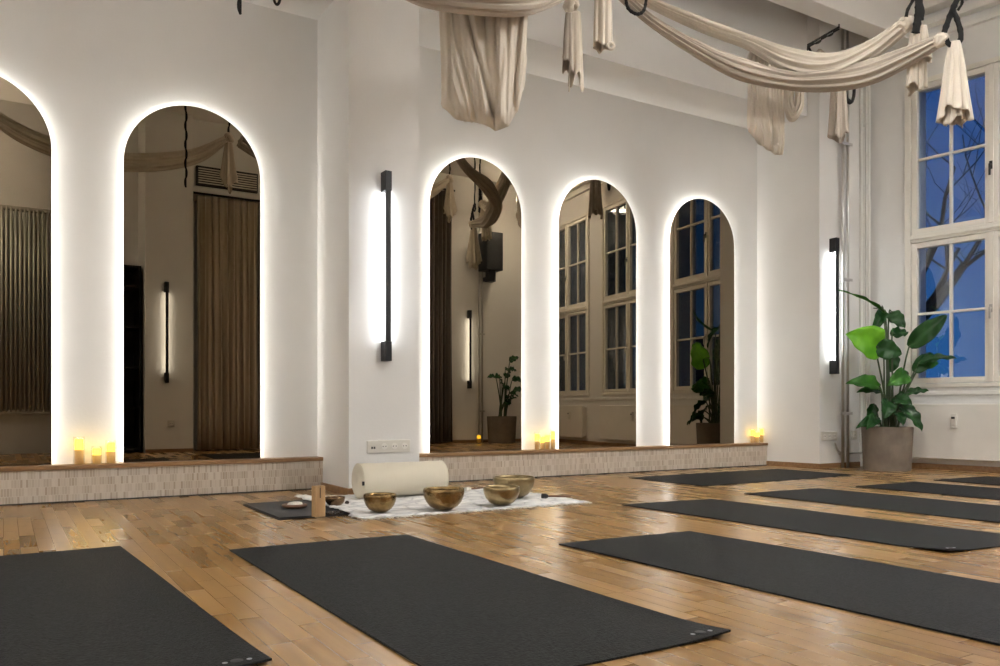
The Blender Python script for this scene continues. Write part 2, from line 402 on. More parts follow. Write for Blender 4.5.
# white conduit and flexible grey leads
q = onY(862,300,YR).x
bm = BM(); tube(bm, spline([(q,YR-.014,.28),(q,YR-.014,1.5),(q,YR-.014,3.2)],20), .010, 10)
tag(obj('cable_conduit', bm, M['trimwhite'], smooth=True), 'thin white vertical conduit right of the metal pipes','conduit')
p0 = onY(833,441,YR); p1 = onY(836,450,YR); p2 = onY(841,452.5,YR)
bm = BM(); tube(bm, spline([(p0.x,YR-.02,p0.z-.01),(p1.x,YR-.02,p1.z),(p2.x,YR-.02,p2.z-.01),(a-.018,YR-.02,p2.z-.01)],14), .008, 8)
tag(obj('electric_lead', bm, M['chrome'], smooth=True),'short grey lead curving from the triple socket to the pipes','cable')
bm = BM(); tube(bm, spline([(b_+.02,YR-.03,p2.z-.01),(q-.04,YR-.03,p2.z-.005),(q+.0,YR-.03,p2.z+.04),(q+.01,YR-.03,p2.z+.12)],14), .008, 8)
tag(obj('electric_lead', bm, M['chrome'], smooth=True),'short grey lead curving from the pipes up toward the plant pot','cable')

# ------------------------------------------------------------------ window wall (runs slightly askew)
_t = Vector((-.14,1,0)).normalized(); _n = Vector((-1,-.14,0)).normalized(); _o = Vector((7.75,0,0))
KS = math.sqrt(1+.14**2)
def W(s, d, z): return _o+_t*(s*KS)+_n*d+Vector((0,0,z))       # s = world Y on the wall line, d = out into the room
WZ0, WZ1, TR0, TR1 = .735, 3.53, 2.04, 2.14
wins = [(3.12,4.50),(1.38,2.75),(-.42,.95)]
bm = BM()
cuts = [(4.50,5.6),(2.75,3.12),(.95,1.38),(-.95,-.42)]
for s0,s1 in cuts: box(bm, s0,s1,-.35,0,0,ZC,T=W)
for s0,s1 in wins:
    box(bm, s0,s1,-.35,0,0,WZ0,T=W); box(bm, s0,s1,-.35,0,WZ1,ZC,T=W)
struct(obj('wall_right', bm, M['wall']))
# cornice + head moulding + sill board
bm = BM()
box(bm,-.5,4.86,0,.05,3.86,3.90,T=W); box(bm,-.5,4.86,0,.09,3.97,4.03,T=W); box(bm,-.5,4.86,0,.14,4.10,ZC,T=W)
struct(obj('trim_12', bm, M['trimwhite'], bevel=.006))
bm = BM(); box(bm,-.5,4.75,0,.022,.665,.70,T=W)
struct(obj('trim_13', bm, M['trimwhite'], bevel=.004))
bm = BM(); box(bm,-.5,4.86,0,.014,0,.05,T=W); struct(obj('baseboard_right', bm, M['woodledge']))
wn = 0
for s0,s1 in wins:
    wn += 1
    root = bpy.data.objects.new('window_%d'%wn, None); C.objects.link(root); root.location = W((s0+s1)/2,0,WZ0); struct(root)
    D0,D1 = -.06,.012
    sm = (s0+s1)/2
    bm = BM()
    fw = .055
    box(bm,s0-.03,s0+fw-.03,D0,D1+.012,WZ0,WZ1,T=W); box(bm,s1-fw+.03,s1+.03,D0,D1+.012,WZ0,WZ1,T=W)
    box(bm,s0+fw-.03,s1-fw+.03,D0,D1+.012,WZ1-.045,WZ1,T=W); box(bm,s0+fw-.03,s1-fw+.03,D0,D1+.012,WZ0,WZ0+.035,T=W)
    box(bm,s0+fw-.03,s1-fw+.03,D0,D1+.012,TR0+.015,TR1-.012,T=W)
    box(bm,s0+fw-.03,s1-fw+.03,D1+.012,D1+.03,TR0+.04,TR1-.04,T=W)
    obj('window_frame', bm, M['winwhite'], root, bevel=.004)
    for (z0,z1,zm) in ((WZ0+.035,TR0+.015,1.405),(TR1-.012,WZ1-.045,2.81)):
        for k,(a0,a1) in enumerate(((s0+.025,sm),(sm,s1-.025))):
            g = .003; st = .052
            bm = BM()
            box(bm,a0+g,a0+st,D0+.01,D1,z0+g,z1-g,T=W); box(bm,a1-st,a1-g,D0+.01,D1,z0+g,z1-g,T=W)
            box(bm,a0+st,a1-st,D0+.01,D1,z0+g,z0+st,T=W); box(bm,a0+st,a1-st,D0+.01,D1,z1-st,z1-g,T=W)
            am = (a0+a1)/2
            box(bm,am-.011,am+.011,D0+.02,D1-.012,z0+st,z1-st,T=W)
            box(bm,a0+st,a1-st,D0+.0205,D1-.0125,zm-.011,zm+.011,T=W)
            if k==0: box(bm,a1-.018,a1+.018,D1,D1+.012,z0+g,z1-g,T=W)
            sa = obj('casement', bm, M['winwhite'], root, bevel=.003)
            obj('pane', B(a0+st,a1-st,D0+.03,D0+.034,z0+st,z1-st,T=W), M['glass'], sa)
        zh = 1.40 if z0<1 else 2.62
        bm = BM(); box(bm,sm-.013,sm+.013,D1+.012,D1+.018,zh-.035,zh+.035,T=W); box(bm,sm-.008,sm+.008,D1+.018,D1+.045,zh-.008,zh+.008,T=W)
        box(bm,sm-.008,sm+.008,D1+.035,D1+.048,zh-.09,zh+.008,T=W)
        obj('handle', bm, M['chrome'] if z0<1 else M['dark'], root, bevel=.002)
# radiators under the windows
for i,(s0,s1) in enumerate(wins):
    t = thing('panel_radiator', ['white flat panel radiator under the window beside the potted plant',
        'white flat panel radiator under the middle window, reflected in the fourth mirror',
        'white flat panel radiator under the window farthest from the plant'][i], 'radiator', W((s0+s1)/2,.04,.1), 'radiators under the windows')
    obj('front_panel', B(s0+.05,s1-.03,.075,.092,.10,.587,T=W), M['radiator'], t, bevel=.006)
    obj('radiator_body', B(s0+.09,s1-.06,.006,.075,.125,.565,T=W), M['radiator'], t)
    bm = BM(); box(bm, s1-.45,s1-.405,.0925,.118,.375,.50,T=W); box(bm, s1-.445,s1-.41,.118,.124,.40,.48,T=W)
    obj('heat_meter', bm, M['plastic'], t, bevel=.004)
    bm = BM(); box(bm, s1-.442,s1-.413,.1245,.1255,.455,.474,T=W); obj('meter_display', bm, M['dark'], t)

# ------------------------------------------------------------------ outside: dusk trees, house, ground
struct(obj('ground', B(8.6,60,-40,50,-3.1,-3.0), M['ground']))
def tree(base, h, label, seed):
    rnd = random.Random(seed); bm = BM()
    def grow(p, d, L, r, lv):
        n = 4; pts=[p]; dd = d.copy()
        for i in range(n):
            dd = (dd+Vector((rnd.uniform(-.2,.2),rnd.uniform(-.2,.2),rnd.uniform(-.05,.16)))).normalized()
            pts.append(pts[-1]+dd*L/n)
        rad = [r*(1-.45*i/n) for i in range(n+1)]
        tube(bm, pts, rad, 6 if lv<3 else 4)
        if lv < 5:
            for k in range(3 if lv<4 else 2):
                ii = rnd.choice([2,3,4]); ax = Vector((rnd.uniform(-1,1),rnd.uniform(-1,1),rnd.uniform(-.1,.7))).normalized()
                grow(pts[ii], (dd*.6+ax).normalized(), L*rnd.uniform(.6,.8), rad[ii]*.62, lv+1)
    grow(Vector(base), Vector((0,0,1)), h*.36, h*.022, 0)
    return tag(obj('bare_tree', bm, M['bark']), label, 'tree', 'bare trees outside the windows')
tree((15,10.0,-3), 14, 'bare dark tree outside the window beside the plant', 3)
tree((17.5,-1.5,-3), 11, 'bare dark tree outside, seen reflected in the middle mirror', 5)
t = thing('apartment_house','dim apartment house with a pitched roof across the street','building',(30,4,-3))
obj('facade', B(28,36,-22,8,-3,1.6), M['facade'], t)
bm = BM(); vs=[bm.verts.new(v) for v in ((27.6,-22.3,1.6),(36.4,-22.3,1.6),(32,-22.3,4.4),(27.6,8.3,1.6),(36.4,8.3,1.6),(32,8.3,4.4))]
for f in ((0,1,2),(3,5,4),(0,2,5,3),(1,4,5,2),(0,3,4,1)): bm.faces.new([vs[i] for i in f])
obj('roof', bm, M['roof'], t)
for i in range(8):
    for k in range(2):
        y = -20.5+i*3.6
        obj('window', B(27.93,28,y,y+1.3,-1.6+k*2.4,.0+k*2.4), M['dark'], t)

# ------------------------------------------------------------------ things reflected in the mirrors (behind the viewer)
def curtain(name, x0, x1, y, z0, z1, m, label, amp=.04, n=14):
    bm = BM(); S = n*10; rows = 8; g=[]
    for j in range(rows+1):
        z = z0+(z1-z0)*j/rows; row=[]
        for i in range(S+1):
            t_ = i/S; x = x0+(x1-x0)*t_
            yy = y+amp*math.sin(t_*n*2*PI+.5*math.sin(7*t_))*(1-.25*j/rows)+.012*math.sin(t_*41+j*.3)
            row.append(bm.verts.new((x+.01*math.sin(t_*53+j*.4),yy,z)))
        g.append(row)
    for j in range(rows):
        for i in range(S): bm.faces.new((g[j][i],g[j][i+1],g[j+1][i+1],g[j+1][i]))
    t = thing(name, label, 'curtain', ((x0+x1)/2,y,z1))
    obj('cloth', bm, m, t, smooth=True, solid=.004)
    bm = BM(); tube(bm, [(x0-.05,y,z1+.025),(x1+.05,y,z1+.025)], .014, 12); obj('curtain_rail', bm, M['black'], t, smooth=True)
curtain('curtain', 2.10,2.86,.05,.02,3.25,M['curtain'],'brown floor-length curtain reflected in the mirror left of the pillar',.020,11)
curtain('curtain', 4.98,5.95,-.34,.02,3.9,M['curtaindark'],'dark floor-length curtain reflected in the mirror right of the pillar')
# tall column radiator behind
t = thing('column_radiator','tall white column radiator reflected in the leftmost mirror','radiator',(0,-.4,.42))
for i in range(26):
    x = -.72+i*.047
    bm = BM(); tube(bm, [(x,-.42,.50),(x,-.42,2.92)], .014, 8); tube(bm, [(x,-.37,.50),(x,-.37,2.92)], .014, 8)
    obj('radiator_column', bm, M['radiatorold'], t, smooth=True)
for z in (.50,2.92):
    bm = BM(); box(bm,-.75,.50,-.43,-.36,z-.025,z+.025); obj('header_bar', bm, M['radiatorold'], t, bevel=.01)
for x in (-.6,.35):
    for z in (.9,2.6): obj('wall_bracket', B(x-.01,x+.01,YO,-.43,z-.02,z+.02), M['radiator'], t)
# dark shelf
t = thing('storage_shelf','tall dark open shelf reflected at the left edge of the second mirror','shelf',(1.0,-.3,0))
for x in (.62,1.44): obj('side_panel', B(x-.012,x+.012,-.49,.0,0,2.3), M['black'], t)
for z in (.05,.55,1.05,1.55,2.05,2.29): obj('shelf_board', B(.632,1.428,-.48,-.01,z-.01,z+.01), M['black'], t)
obj('back_panel', B(.632,1.428,-.49,-.482,.06,2.28), M['speaker'], t)
# vent grille above curtain
t = thing('air_vent','dark slatted air vent above the reflected brown curtain','vent',(2.45,.02,3.5))
obj('vent_frame', B(2.09,2.86,-.02,.07,3.38,3.62), M['dark'], t)
for k in range(7): obj('slat', B(2.11,2.84,.07,.085,3.40+k*.03,3.412+k*.03), M['radiator'], t)
struct(obj('trim_14', B(2.04,2.9,-.5,.0,3.3,ZC), M['wall']))
# speaker
t = thing('loudspeaker','dark wall-hung loudspeaker reflected in the mirror right of the pillar','speaker',(6.8,-.3,3.0))
obj('cabinet', B(6.46,6.76,-.42,-.14,2.72,3.32), M['speaker'], t, bevel=.012)
obj('grille', B(6.48,6.74,-.14,-.132,2.75,3.29), M['black'], t, bevel=.003)
bm = BM(); box(bm,6.55,6.67,-.34,-.22,2.55,2.72); box(bm,6.58,6.64,YO,-.34,2.58,2.64); obj('wall_bracket', bm, M['black'], t)

# ------------------------------------------------------------------ potted plants
def pot(t, c, r, h):
    prof = [(0,0),(r*.90,0),(r*.915,.012),(r*1.0,h-.012),(r*.99,h),(r*.90,h),(r*.885,h-.04)]
    bm = BM(); lathe(bm, prof, 48, c); obj('pot', bm, M['concrete'], t, smooth=False, bevel=0)
    bm = BM(); lathe(bm, [(0,h-.045),(r*.884,h-.04)], 32, c); obj('soil', bm, M['soil'], t)
def leaf_bm(bm, b0, tip, w, nrm, droop=.05, fold=.25, shape=1.0, n=16):
    """broad leaf: b0 base, tip end, w full width, nrm approx facing"""
    b0=Vector(b0); tip=Vector(tip); ax = tip-b0; L = ax.length; ax.normalize()
    side = ax.cross(Vector(nrm)).normalized(); up = side.cross(ax).normalized()
    cols=9; g=[]
    for i in range(n+1):
        t_ = i/n
        wd = w*.5*(math.sin(PI*min(1,t_*.97+.03)**.78)**.75)*shape*(1-.15*t_) + .002
        c = b0+ax*L*t_ + Vector((0,0,-1))*droop*(t_**2)*L*2 + up*L*.10*math.sin(PI*t_)
        row=[]
        for j in range(cols):
            s = (j/(cols-1)-.5)*2
            wave = .012*math.sin(t_*19+s*3)*abs(s)
            row.append(bm.verts.new(c+side*wd*s*math.cos(fold*abs(s))+up*(wd*abs(s)*math.sin(fold)*1.0+wave+(-.004 if j==cols//2 else 0))))
        g.append(row)
    for i in range(n):
        for j in range(cols-1): bm.faces.new((g[i][j],g[i][j+1],g[i+1][j+1],g[i+1][j]))
    return bm
def plant(label, loc, pr, ph, leaves, rotz=0):
    t = thing('potted_plant', label, 'potted plant', loc, None)
    c = Vector(loc); pot(t, c, pr, ph)
    for (b0, tip, w, nrm, mt, droop, fold, root) in leaves:
        bm = BM(); leaf_bm(bm, b0, tip, w, nrm, droop, fold)
        lf = obj('leaf', bm, M[mt], t, smooth=True, solid=.0015)
        r0 = Vector(root); b = Vector(b0)
        mid = r0.lerp(b,.5); mid.z += .05; mid += (r0-mid)*.25
        mid.z = (r0.z+b.z)/2
        bm = BM(); pts = spline([r0, mid, b, b+(Vector(tip)-b)*.25],16); tube(bm, pts, [.011-.007*i/16 for i in range(17)], 8)
        obj('stalk', bm, M['stem'], lf, smooth=True)
    return t
pc = Vector((6.70,4.44,0)); pr=.212; ph=.385
# leaf list in photo pixels plus depth offset (metres from the pot's own depth)
zc = pc.x*SA+pc.y*CA
def PP(u,v,dz=0): return at(u,v,zc+dz)
cam_dir = Vector((-SA,-CA,.0))
raw = [ # base u,v,dz, tip u,v,dz, width, normal tweak (x,y,z), mat, droop, fold, root u
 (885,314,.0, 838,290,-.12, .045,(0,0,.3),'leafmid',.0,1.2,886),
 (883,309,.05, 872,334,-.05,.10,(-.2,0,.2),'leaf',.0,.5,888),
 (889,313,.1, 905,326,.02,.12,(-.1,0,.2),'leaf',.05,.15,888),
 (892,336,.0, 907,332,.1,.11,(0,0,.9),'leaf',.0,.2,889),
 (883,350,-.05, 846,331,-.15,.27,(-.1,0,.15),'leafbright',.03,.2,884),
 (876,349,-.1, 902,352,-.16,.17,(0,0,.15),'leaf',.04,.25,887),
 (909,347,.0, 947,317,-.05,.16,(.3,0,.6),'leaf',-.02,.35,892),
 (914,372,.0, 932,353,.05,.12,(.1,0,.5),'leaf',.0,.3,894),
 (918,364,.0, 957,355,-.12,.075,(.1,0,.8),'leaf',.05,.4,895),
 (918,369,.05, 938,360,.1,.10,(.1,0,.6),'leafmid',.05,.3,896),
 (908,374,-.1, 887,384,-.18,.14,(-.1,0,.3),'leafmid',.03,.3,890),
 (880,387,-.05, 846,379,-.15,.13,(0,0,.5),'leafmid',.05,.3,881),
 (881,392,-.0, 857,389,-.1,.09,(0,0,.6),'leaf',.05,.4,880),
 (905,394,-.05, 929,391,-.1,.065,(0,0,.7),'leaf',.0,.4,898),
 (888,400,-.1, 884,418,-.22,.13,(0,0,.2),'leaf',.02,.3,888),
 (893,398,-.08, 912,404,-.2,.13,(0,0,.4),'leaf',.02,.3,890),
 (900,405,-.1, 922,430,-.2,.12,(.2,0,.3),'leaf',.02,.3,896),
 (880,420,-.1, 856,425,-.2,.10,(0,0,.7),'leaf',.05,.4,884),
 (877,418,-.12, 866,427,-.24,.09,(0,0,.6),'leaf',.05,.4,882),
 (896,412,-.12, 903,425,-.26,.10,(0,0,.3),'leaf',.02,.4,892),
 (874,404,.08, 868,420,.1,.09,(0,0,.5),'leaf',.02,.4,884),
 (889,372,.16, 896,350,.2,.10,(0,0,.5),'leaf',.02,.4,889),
]
lv = []
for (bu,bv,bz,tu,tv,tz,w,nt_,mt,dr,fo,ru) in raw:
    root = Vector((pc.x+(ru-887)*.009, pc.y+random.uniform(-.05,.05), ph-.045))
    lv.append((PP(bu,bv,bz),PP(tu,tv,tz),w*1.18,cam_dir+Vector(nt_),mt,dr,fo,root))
plant('large broad-leaved plant in a grey-brown concrete pot beside the window', pc, pr, ph, lv)
# second plant, opposite corner
pc2 = Vector((6.72,-.12,0)); rnd = random.Random(4); lv2=[]
for i in range(17):
    a = rnd.uniform(0,2*PI); r = rnd.uniform(.12,.42); z = rnd.uniform(.62,1.30)
    b0 = pc2+Vector((r*.55*math.cos(a), r*.3*math.sin(a)+.05, z)); tp = pc2+Vector((r*1.25*math.cos(a), r*.6*math.sin(a)+.08, z+rnd.uniform(-.1,.14)))
    lv2.append((b0,tp,rnd.uniform(.10,.18),(rnd.uniform(-.4,.4),.6,.8),'leaf',.03,.3,pc2+Vector((rnd.uniform(-.06,.06),rnd.uniform(-.06,.06),.36))))
plant('dark leafy plant in a square-looking grey pot, reflected in the mirror right of the pillar', pc2, .235, .42, lv2)

# ------------------------------------------------------------------ yoga mats
def mat_obj(p_fl, ux, uy, L, Wd, label, grp, curl=None, name='yoga_mat', th=.005):
    """p_fl = far-left corner, ux unit vector along short side, uy unit vector along long side (toward viewer)"""
    t = thing(name, label, 'yoga mat', p_fl, grp)
    nx, ny = 22, 56; bm = BM(); g=[]
    for j in range(ny+1):
        row=[]
        for i in range(nx+1):
            a=i/nx; b=j/ny
            p = Vector(p_fl)+Vector(ux)*a*Wd+Vector(uy)*b*L
            z = .0008*(1+math.sin(a*5+b*9))
            if curl:
                ca, cb, hgt = curl
                d = math.hypot((a-ca)*Wd,(b-cb)*L)
                if d < .22: z += hgt*(1-d/.22)**2
            row.append(bm.verts.new((p.x,p.y,z+th)))
        g.append(row)
    low = [[bm.verts.new((v.co.x,v.co.y,v.co.z-th)) for v in row] for row in g]
    for j in range(ny):
        for i in range(nx):
            bm.faces.new((g[j][i],g[j][i+1],g[j+1][i+1],g[j+1][i])); bm.faces.new((low[j][i],low[j+1][i],low[j+1][i+1],low[j][i+1]))
    for j in range(ny):
        bm.faces.new((g[j][0],g[j+1][0],low[j+1][0],low[j][0])); bm.faces.new((g[j][nx],low[j][nx],low[j+1][nx],g[j+1][nx]))
    for i in range(nx):
        bm.faces.new((g[0][i],low[0][i],low[0][i+1],g[0][i+1])); bm.faces.new((g[ny][i],g[ny][i+1],low[ny][i+1],low[ny][i]))
    obj('mat_sheet', bm, M['matt'], t)
    if curl:
        ca, cb, hgt = curl
        sx = -1 if ca>.5 else 1; sy = -1 if cb>.5 else 1
        for k,(da,db,r) in enumerate(((.040,.028,.006),(.065,.034,.014),(.090,.034,.006))):
            q = Vector(p_fl)+Vector(ux)*(ca*Wd+sx*da)+Vector(uy)*(cb*L+sy*db)
            d = math.hypot(da,db); z = th+hgt*(1-d/.22)**2+.0022
            bm = BM(); lathe(bm, [(0,0),(r,0),(r,.0006),(0,.0012)], 14, (q.x,q.y,z)); 
            obj('loop_glint_mark', bm, M['glint'] if k!=1 else M['black'], t)  # black dot is the dark loop, silver dots its painted highlights
    return t
def dirs(p,q):
    d=(q-p); d.z=0; return d.normalized()
G = 'charcoal yoga mats on the oak floor'
EY = Vector((0,-1,0)); EX = Vector((1,0,0))
A1 = fl(120,547); A2 = fl(272,664)
uy = dirs(A1,A2); ux = Vector((-uy.y,uy.x,0)); 
mat_obj(A1-ux*.74, ux, uy, (A2-A1).length, .74, 'charcoal yoga mat cut off by the bottom left corner', G, (1,1,.006))
B0 = fl(229.4,551); B1 = fl(405.8,535.5); B2 = fl(730.6,636.5)
uy = dirs(B1,B2); ux = dirs(B0,B1)
mat_obj(B0, ux, uy, (B2-B1).length, (B1-B0).length, 'charcoal yoga mat lying whole in the foreground, in front of the singing bowls', G, (1,1,.010))
C0 = fl(558.7,545); C1 = fl(689.5,532); cn = fl(1000,646.5)
mat_obj(C0, dirs(C0,C1), dirs(C0,cn), 1.84, (C1-C0).length, 'charcoal yoga mat running off the right edge, nearest to the viewer on that side', G)
D0 = fl(622,505.6); D1_ = fl(711,499.6); D2 = fl(948,553.8)
mat_obj(D0, dirs(D0,D1_), dirs(D0,D2), (D2-D0).length, (D1_-D0).length, 'charcoal yoga mat with a curled near corner, second row back on the right', G, (0,1,.012))
E0 = fl(744,494.3); E2 = fl(1000,523.4); E1 = fl(800,490.2)
mat_obj(E0, dirs(E0,E1), dirs(E0,E2), 1.84, .70, 'dark yoga mat third from the viewer along the right side', G)
F0 = fl(855.5,487); F2 = fl(1000,500.3)
uy = dirs(F0,F2); mat_obj(F0, Vector((-uy.y,uy.x,0)), uy, 1.84, .70, 'bluish dark yoga mat fourth from the viewer, cut by the right edge', G)
G0 = fl(933.5,480.6); G2 = fl(1000,486)
uy = dirs(G0,G2); mat_obj(G0, Vector((-uy.y,uy.x,0)), uy, 1.84, .70, 'bluish dark yoga mat farthest back at the right edge, before the radiator', G)
H0 = fl(628.6,478.3); H1 = fl(777,469.3); H2 = fl(703,486.6)
mat_obj(H0, dirs(H0,H1), dirs(H0,H2), (H2-H0).length, (H1-H0).length, 'dark yoga mat laid lengthwise along the tiled ledge before the far mirrors', G)

# folded mat left of rug
K0 = fl(242.7,503.5,.012); K1 = fl(285,517.5,.012)
Xk0,Xk1,Yk0,Yk1 = K0.x, K0.x+.42, K1.y, K0.y
bm = BM(); box(bm, Xk0,Xk1,Yk0,Yk1,0,.0055); box(bm, Xk0+.004,Xk1,Yk0+.003,Yk1,.0065,.012)
t = thing('folded_mat','small folded black mat lying left of the white rug','mat',(Xk0,Yk0,0)); obj('mat_layers', bm, M['matflat'], t, bevel=.0015)

# rug
RX0,RX1,RY0,RY1 = 1.50,2.895,3.79,4.86
def rugz(x,y):
    k = max(0,min(1,(Xk1+.05-x)/.06)) * max(0,min(1,(y-Yk0+.05)/.05))
    return .0165*k
bm = BM(); nx,ny=80,64; g=[]
for j in range(ny+1):
    row=[]
    for i in range(nx+1):
        x = RX0+(RX1-RX0)*i/nx; y = RY0+(RY1-RY0)*j/ny
        if i in (0,nx): x += .010*math.sin(j*1.9)+.006*math.sin(j*.7)
        if j in (0,ny): y += .010*math.sin(i*1.6)+.006*math.sin(i*.5)
        z = .004+rugz(x,y)+.0035*noise.noise(Vector((x*9,y*9,3)))+.0035
        if i in (0,1,nx-1,nx) or j in (0,1,ny-1,ny): z += .0025*(1+math.sin(i*1.3+j*1.7))
        row.append(bm.verts.new((x,y,z)))
    g.append(row)
low=[[bm.verts.new((v.co.x,v.co.y,max(.0006,v.co.z-.0065))) for v in row] for row in g]
for j in range(ny):
    for i in range(nx):
        bm.faces.new((g[j][i],g[j][i+1],g[j+1][i+1],g[j+1][i])); bm.faces.new((low[j][i],low[j+1][i],low[j+1][i+1],low[j][i+1]))
for j in range(ny):
    bm.faces.new((g[j][0],g[j+1][0],low[j+1][0],low[j][0])); bm.faces.new((g[j][nx],low[j][nx],low[j+1][nx],g[j+1][nx]))
for i in range(nx):
    bm.faces.new((g[0][i],low[0][i],low[0][i+1],g[0][i+1])); bm.faces.new((g[ny][i],g[ny][i+1],low[ny][i+1],low[ny][i]))
t = thing('rug','white woven rug with faint grey pattern under the bowls and bolster','rug',((RX0+RX1)/2,(RY0+RY1)/2,0))
obj('rug_cloth', bm, M['rug'], t, smooth=True)
bm = BM()
for i in range(150):
    x = RX0+(RX1-RX0)*i/149; y = RY0+.006
    zz = .005+rugz(x,y)
    tube(bm, [(x,y,zz),(x+.004*math.sin(i*2.1),y-.014,zz-.001),(x+.010*math.sin(i*1.7),y-.028-.006*math.sin(i*3.1),.002+rugz(x,y-.028))], .0022, 4)
for i in range(110):
    y = RY0+(RY1-RY0)*i/109; x = RX1-.006
    tube(bm, [(x,y,.005),(x+.014,y+.004*math.sin(i*2.1),.004),(x+.028+.006*math.sin(i*3.1),y+.010*math.sin(i*1.7),.002)], .0022, 4)
o = obj('fringe', bm, M['felt'], t); o['kind']='stuff'
RZ = .0115

# bolster
bl = fl(360,498,.01); 
y0 = 4.63; r = .103; xa, xb = onY(351,480,y0).x+.035, onY(445.5,480,y0-.04).x
bm = BM()
prof = [(0,0),(.05,0.0),(.088,.002),(.099,.006),(r,.016)]
pts=[]; rad=[]
for rr,dx in prof: pts.append((xa+dx,y0,RZ+r)); rad.append(max(rr,.0005))
for k in range(1,18): pts.append((xa+.03+(xb-xa-.06)*k/18,y0,RZ+r)); rad.append(r+.0012*math.sin(k*1.3))
for rr,dx in prof[::-1]: pts.append((xb-dx,y0,RZ+r)); rad.append(max(rr,.0005))
tube(bm, pts, rad, 48)
t = thing('bolster','cream cylindrical cushion bolster lying on the rug against the pillar','bolster',((xa+xb)/2,y0,0))
obj('cushion', bm, M['bolster'], t, smooth=True)
for xx in (xa+.012, xb-.012):
    bm = BM(); ring=[(xx,y0+(r+.0005)*math.cos(2*PI*k/48),RZ+r+(r+.0005)*math.sin(2*PI*k/48)) for k in range(49)]; tube(bm, ring, .0025, 6, cap=False)
    obj('piping', bm, M['bolster'], t, smooth=True)
bm = BM(); an=math.radians(200); box(bm, xa-.003,xa+.012,y0-r*.95-.004,y0-r*.95+.004,RZ+r-.020,RZ+r+.004); obj('side_tag', bm, M['black'], t)

# singing bowls
def bowl(u0,u1,vb,label,m,hr=.60,foot=.45):
    uc=(u0+u1)/2; p = fl(uc, vb-1.5, RZ); z = p.x*SA+p.y*CA; R=(u1-u0)/2*z/F; H = R*hr*1.75*.62/.6
    prof=[(0,0),(R*foot*.8,0),(R*foot,.003),(R*.68,H*.16),(R*.86,H*.38),(R*.96,H*.62),(R*.995,H*.85),(R*.985,H*.985),(R*.965,H),(R*.935,H*.985),
          (R*.94,H*.84),(R*.905,H*.60),(R*.80,H*.36),(R*.6,H*.18),(R*.3,H*.10),(0,H*.09)]
    prof = [tuple(q) for q in prof]
    bm = BM(); lathe(bm, prof, 56, (0,0,0))
    o = obj('singing_bowl', bm, m, smooth=True); o.location=(p.x,p.y,RZ+.0015+(.006 if R<.06 else 0))
    return tag(o,label,'singing bowl','metal singing bowls on the white rug')
bowl(363.5,396.5,513.5,'brass singing bowl in front of the left end of the bolster',M['brass'])
bowl(423,464.5,511,'brass singing bowl, the wide front one at the bolster\'s right end',M['brass'],.56)
bowl(483,520,506.5,'brass singing bowl overlapping the largest bowl behind it',M['brasspale'],.55)
bowl(493,535,499,'largest pale brass singing bowl at the back right of the rug',M['brasspale'],.55)
bowl(325,345,509,'smallest dark bronze singing bowl right of the wooden block',M['copper'],.52)

# wooden block with slot
p = fl(318.5,519.3); w=.026
t = thing('wooden_block','upright light wooden block with a dark slot, between the black mat and rug','wooden block',(p.x,p.y,0))
zb = .0142
def RB(cx,cy,a):
    return lambda x,y,z: (cx+x*math.cos(a)-y*math.sin(a), cy+x*math.sin(a)+y*math.cos(a), z)
T=RB(p.x,p.y,math.radians(8))
bm = BM(); box(bm,-w,-.004,-.022,.022,zb,.166,T=T); box(bm,.004,w,-.022,.022,zb,.166,T=T); box(bm,-.004,.004,-.022,.022,zb,.105,T=T)
obj('block', bm, M['woodblock'], t)
obj('slot_insert', B(-.0035,.0035,-.016,.018,.106,.158,T=T), M['dark'], t)
# wooden disc on folded mat
p = fl(294.5,507.5,.013)
t = thing('wooden_dish','low round brown wooden dish with pale rim on the folded black mat','dish',(p.x,p.y,.012))
bm = BM(); lathe(bm, [(0,0),(.052,0),(.068,.010),(.066,.018),(.058,.021),(.05,.016),(0,.013)], 30, (p.x,p.y,.0125)); obj('dish', bm, M['wooddark'], t, smooth=True)
bm = BM(); lathe(bm, [(0,.014),(.040,.014),(.036,.026),(.02,.031),(0,.032)], 24, (p.x+.006,p.y,.0125), fn=lambda a,z:1+.12*math.sin(5*a)); obj('stone_inlay', bm, M['felt'], t, smooth=True)
# mala beads
p = fl(330,515,.006); t = thing('bead_string','string of small dark beads heaped beside the wooden block','beads',(p.x,p.y,0))
for k in range(22):
    a=k*2*PI/22; rr=.035+.012*math.sin(3*a)
    q=Vector((p.x+rr*1.3*math.cos(a)+.012, p.y+rr*.9*math.sin(a), .0165))
    bm=BM(); ball(bm,q,.0066,5); obj('bead', bm, M['stone'], t, smooth=True)
p = fl(347,504.5,.01); bm=BM(); lathe(bm,[(0,0),(.010,.001),(.013,.008),(.008,.016),(0,.018)],16,(p.x,p.y,RZ+.002))
tag(obj('dark_stone', bm, M['stone'], smooth=True),'tiny dark stone on the rug between small and front brass bowls','stone')
# mallets
def mallet(u,v,ang,label,hm):
    p = fl(u,v,RZ+.012); d=Vector((math.cos(ang),math.sin(ang),0))
    t = thing('mallet',label,'mallet',(p.x,p.y,RZ))
    b0=p-d*.07; b0.z=RZ+.017; b1=p+d*.075; b1.z=RZ+.017
    bm=BM(); tube(bm,[b0,b1],.006,10); obj('handle',bm,M['wooddark'],t,smooth=True)
    bm=BM(); tube(bm,[b0-d*.03,b0-d*.026,b0,b0+d*.012],[.009,.0145,.015,.008],16); obj('head',bm,hm,t,smooth=True)
mallet(477,489,.25,'bowl mallet with white felt head lying behind the brass bowls',M['felt'])
mallet(558,497,-.6,'dark bowl mallet lying at the right edge of the rug',M['black'])

